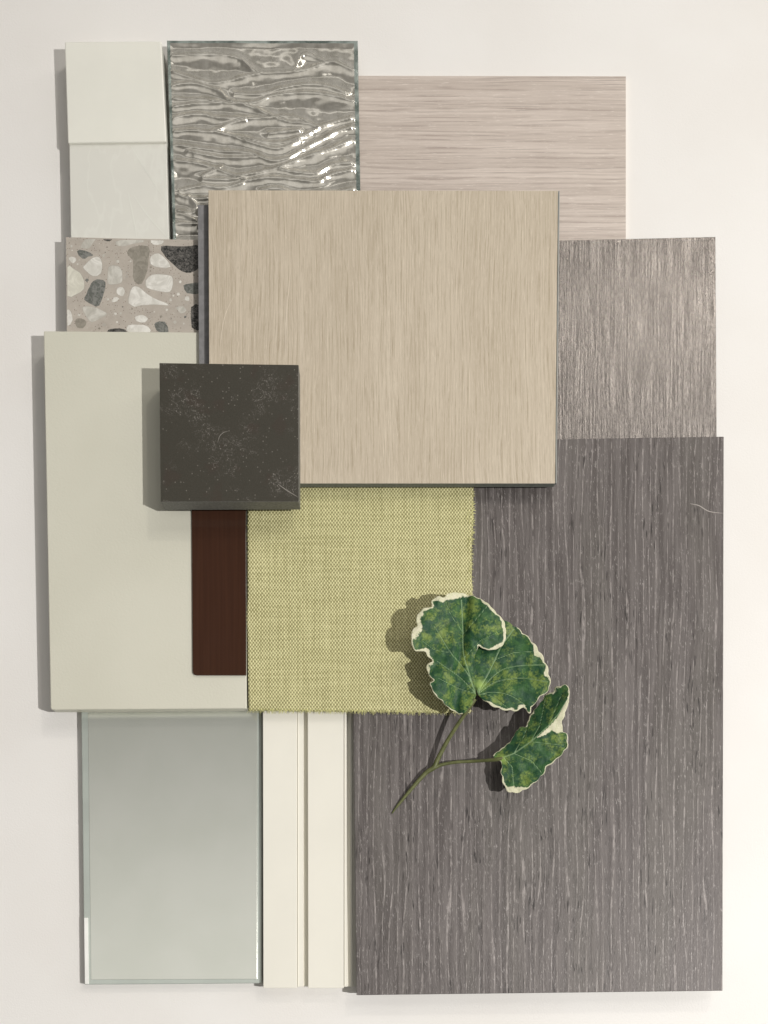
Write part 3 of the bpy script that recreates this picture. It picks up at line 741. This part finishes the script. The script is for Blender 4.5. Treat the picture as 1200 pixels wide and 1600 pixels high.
def ZL(L): return [(590+x*0.26667, 900+y*0.26667) for x, y in L]
def plant():
    t = thing('plant_sprig', 677, 1200, 40, 'cut sprig with two variegated green leaves with white margins, lying on fabric and dark wood', 'plant sprig')
    org = Vector(t.location)
    # ---- large folded leaf
    A = ZL([(578,700),(545,760),(495,808),(440,788),(398,755),(375,728),(340,700),(315,655),(308,628),(325,610),(298,575),(288,520),(322,500),(295,470),(272,440),(225,440),(200,395),(203,320),(232,290),(228,240),(270,190),(318,182),(315,150),(350,120),(390,125),(415,103),(460,98),(500,102),(530,112),(570,120),(630,150),(665,180),(700,220),(738,260),(750,310),(752,350),(742,390),(715,420),(670,434),(625,428),(592,408)])
    back = ZL([(570,470),(565,560),(572,640)])
    A2 = A+back
    OA = toothed(catmull(A, 5, closed=False), 1.0, 13, 1)
    outA = OA+back
    mA = [(OA[10:45], 5), (OA[45:60], 11), (OA[60:75], 6), (OA[75:130], 15), (OA[130:150], 5), (OA[150:], 8)]
    B = ZL([(590,700),(640,740),(700,772),(760,785),(800,790),(840,775),(870,780),(890,800),(905,770),(930,730),(975,690),(1008,655),(1008,600),(995,540),(970,480),(940,430),(905,385),(860,340),(810,300),(750,262),(690,255),(620,300),(575,400),(560,520),(568,640)])
    OB = toothed(catmull(B[:20], 5, closed=False), 3.0, 20, -1)
    outB = OB+B[20:]
    mB = [(OB[3:35], 5), (OB[35:90], 6.5)]
    pet = ZL([(578,690)])[0]
    vA = [(catmull(ZL([(575,690),(540,580),(505,450),(500,300),(490,140)]), 5, False), 1.8),
          (catmull(ZL([(575,690),(520,560),(430,450),(330,290)]), 5, False), 1.3), (catmull(ZL([(575,690),(490,600),(350,500)]), 5, False), 1.2),
          (catmull(ZL([(575,690),(480,660),(360,600)]), 5, False), 1.1), (ZL([(500,330),(430,230),(400,150)]), 1.0), (ZL([(503,340),(590,240),(640,180)]), 1.0),
          (ZL([(510,480),(600,380),(720,320)]), 1.0), (ZL([(430,450),(330,430),(260,380)]), 1.0)]
    vB = [(catmull(ZL([(580,690),(640,590),(690,490),(725,415),(800,310)]), 5, False), 1.8),
          (catmull(ZL([(585,690),(700,570),(800,530),(980,520)]), 5, False), 1.4), (catmull(ZL([(585,695),(700,620),(850,600),(1000,620)]), 5, False), 1.2),
          (catmull(ZL([(585,698),(680,680),(780,700),(870,760)]), 5, False), 1.2), (ZL([(690,490),(800,450),(930,440)]), 1.0), (catmull(ZL([(585,698),(660,700),(760,770)]), 5, False), 1.0)]
    def zA(p):
        r = math.hypot(p[0]-pet[0], p[1]-pet[1]); u = (p[0]-pet[0])
        z = 86+9*(r/120)+3*math.sin(p[0]/14+p[1]/23)+2.2*mn.noise(Vector((p[0]/12, p[1]/12, 0)))
        z += 9*max(0, (745-p[0])/90)*0.6
        z -= 7*math.exp(-((p[0]-722+0.1*(p[1]-1000))/9)**2)*min(1, r/40)
        fx, fy = 757, 990
        z += 9*max(0, 1-math.hypot(p[0]-fx, p[1]-fy)/45)
        return z
    def zB(p):
        r = math.hypot(p[0]-pet[0], p[1]-pet[1])
        z = 84.5+5*(r/120)+2.0*math.sin(p[1]/9+p[0]/40)*min(1, r/50)+1.6*mn.noise(Vector((p[0]/14, p[1]/14, 5)))
        z -= 14*math.exp(-r/25.0)*0.2
        z += 4*max(0, (p[0]-820)/40)
        return z-3*max(0, (800-p[0])/60)*(1 if p[1] < 1060 else 0)
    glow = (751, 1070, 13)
    bm = bmesh.new(); ly = [bm.verts.layers.float.new(n) for n in ('edge', 'vein', 'glow')]
    sheet(bm, ly, outA, [(OA[10:], 1)], vA, zA, org, glow, spots=[(688,937,24,13),(713,931,28,12),(655,963,26,13),(648,987,36,13),(664,1024,30,11),(670,1040,18,9),(762,945,16,12),(788,980,8,15),(775,1010,8,15)]); sheet(bm, ly, outB, [(OB[3:90], 1)], vB, zB, org, glow, spots=[(842,1018,18,13),(858,1053,16,11),(803,1103,14,14),(770,1100,6,12)])
    me = bpy.data.meshes.new('leaf'); bm.to_mesh(me); bm.free()
    o = link('leaf', me, [M_leaf], t); m = o.modifiers.new('s', 'SOLIDIFY'); m.thickness = 0.7*S
    o['label'] = 'large rounded leaf folded into two overlapping lobes'
    # ---- small leaf, folded along its midrib
    mid = ZL([(685,1072),(740,1062),(800,1040),(900,970),(1000,880),(1060,810),(1128,700)])
    C1 = ZL([(676,1050),(700,1030),(740,1000),(780,965),(800,930),(830,890),(870,880),(880,850),(905,800),(950,750),(990,690),(1025,685),(1040,655),(1080,642),(1112,640),(1126,680)])
    C2 = ZL([(1120,740),(1100,800),(1080,860),(1085,905),(1108,930),(1114,985),(1095,1025),(1040,1080),(990,1120),(970,1160),(930,1200),(880,1240),(830,1265),(780,1268),(755,1250),(735,1210),(725,1150),(728,1095),(710,1080)])
    c1 = toothed(catmull(C1, 5, False), 1.6, 12); c2 = toothed(catmull(C2, 5, False), 2.2, 17, 1)
    out = c1+c2+[mid[0]]
    def side(p):
        best = None
        for a, b in zip(mid, mid[1:]):
            dd = dseg(p, a, b)
            cr = (b[0]-a[0])*(p[1]-a[1])-(b[1]-a[1])*(p[0]-a[0])
            if best is None or dd < best[0]: best = (dd, cr)
        return best
    def zC(p):
        dd, cr = side(p); r = math.hypot(p[0]-775, p[1]-1186)
        z = 76+0.22*r
        z -= (0.55 if cr < 0 else 0.22)*min(dd, 40)
        return z+1.6*mn.noise(Vector((p[0]/12, p[1]/12, 3)))
    patch = ZL([(1115,730),(1070,850),(1030,900),(960,940)])
    mC = [(c1, 5), (c2[:15], 6), (c2[15:], 3.6), (ZL([(770,1240),(850,1250)]), 13)]
    vC = [(mid, 1.8), (ZL([(740,1062),(790,1120),(800,1240)]), 1.2), (ZL([(800,1040),(900,1080),(960,1150)]), 1.2), (ZL([(900,970),(1000,980),(1090,990)]), 1.1),
          (ZL([(800,1040),(850,960),(880,880)]), 1.0), (ZL([(900,970),(950,880),(985,720)]), 1.0), (ZL([(1000,880),(1040,790),(1080,690)]), 1.0)]
    bm = bmesh.new(); ly = [bm.verts.layers.float.new(n) for n in ('edge', 'vein', 'glow')]
    sheet(bm, ly, out, [(c1, 1), (c2, 1)], vC, zC, org, (785, 1186, 9), step=1.7, spots=[(795,1236,30,13),(812,1236,20,10),(872,1080,12,16),(830,1120,8,20)], cream=ZL([(1128,690),(1122,750),(1092,860),(1078,915),(1050,922),(1020,905),(985,930),(925,952),(1000,888),(1060,820)]))
    me = bpy.data.meshes.new('leaf'); bm.to_mesh(me); bm.free()
    o = link('leaf', me, [M_leaf], t); m = o.modifiers.new('s', 'SOLIDIFY'); m.thickness = 0.7*S
    o['label'] = 'smaller leaf half folded along its midrib'
    # ---- stems
    g = G('stem_green', 0.45, 0.4)
    f = g.noise(g.co, 0.12, 3)
    g.col(g.mix(f, (0.05, 0.06, 0.018), (0.18, 0.19, 0.075))); sm = g.m
    def tube(name, pts):
        bm = bmesh.new(); P = catmull(pts, 8, False); prev = None; W = [at(p[0], p[1], p[2])-org for p in P]
        for i, c in enumerate(W):
            d = (W[min(i+1, len(W)-1)]-W[max(0, i-1)]).normalized()
            a = d.cross(Vector((0, 0, 1))).normalized(); b = d.cross(a)
            ring = [bm.verts.new(c+(a*math.cos(k*math.pi/5)+b*math.sin(k*math.pi/5))*P[i][3]*1.0*S) for k in range(10)]
            if prev:
                for k in range(10):
                    f = bm.faces.new((prev[k], prev[(k+1) % 10], ring[(k+1) % 10], ring[k])); f.smooth = True
            else: bm.faces.new(ring)
            prev = ring
        bm.faces.new(prev[::-1]); bmesh.ops.recalc_face_normals(bm, faces=bm.faces)
        me = bpy.data.meshes.new(name); bm.to_mesh(me); bm.free(); return link(name, me, [sm], t)
    tube('stem', [(612.5, 1271, 39.6, .8), (622, 1258, 41, 2.0), (645, 1230, 45, 2.9), (665, 1208, 48, 3.3), (678, 1199, 50, 3.8), (684, 1186, 53, 3.5), (700, 1156, 62, 3.1), (718, 1128, 73, 2.9), (735, 1103, 82, 3.0), (742, 1092, 85, 3.2)])
    tube('leaf_stalk', [(676, 1201, 50, 3.2), (690, 1195, 51, 2.6), (712, 1191, 54, 2.4), (740, 1189.5, 58, 2.4), (762, 1188, 69, 2.6), (779, 1186, 75.5, 3.0), (792, 1182, 77, 1.6)])
plant()
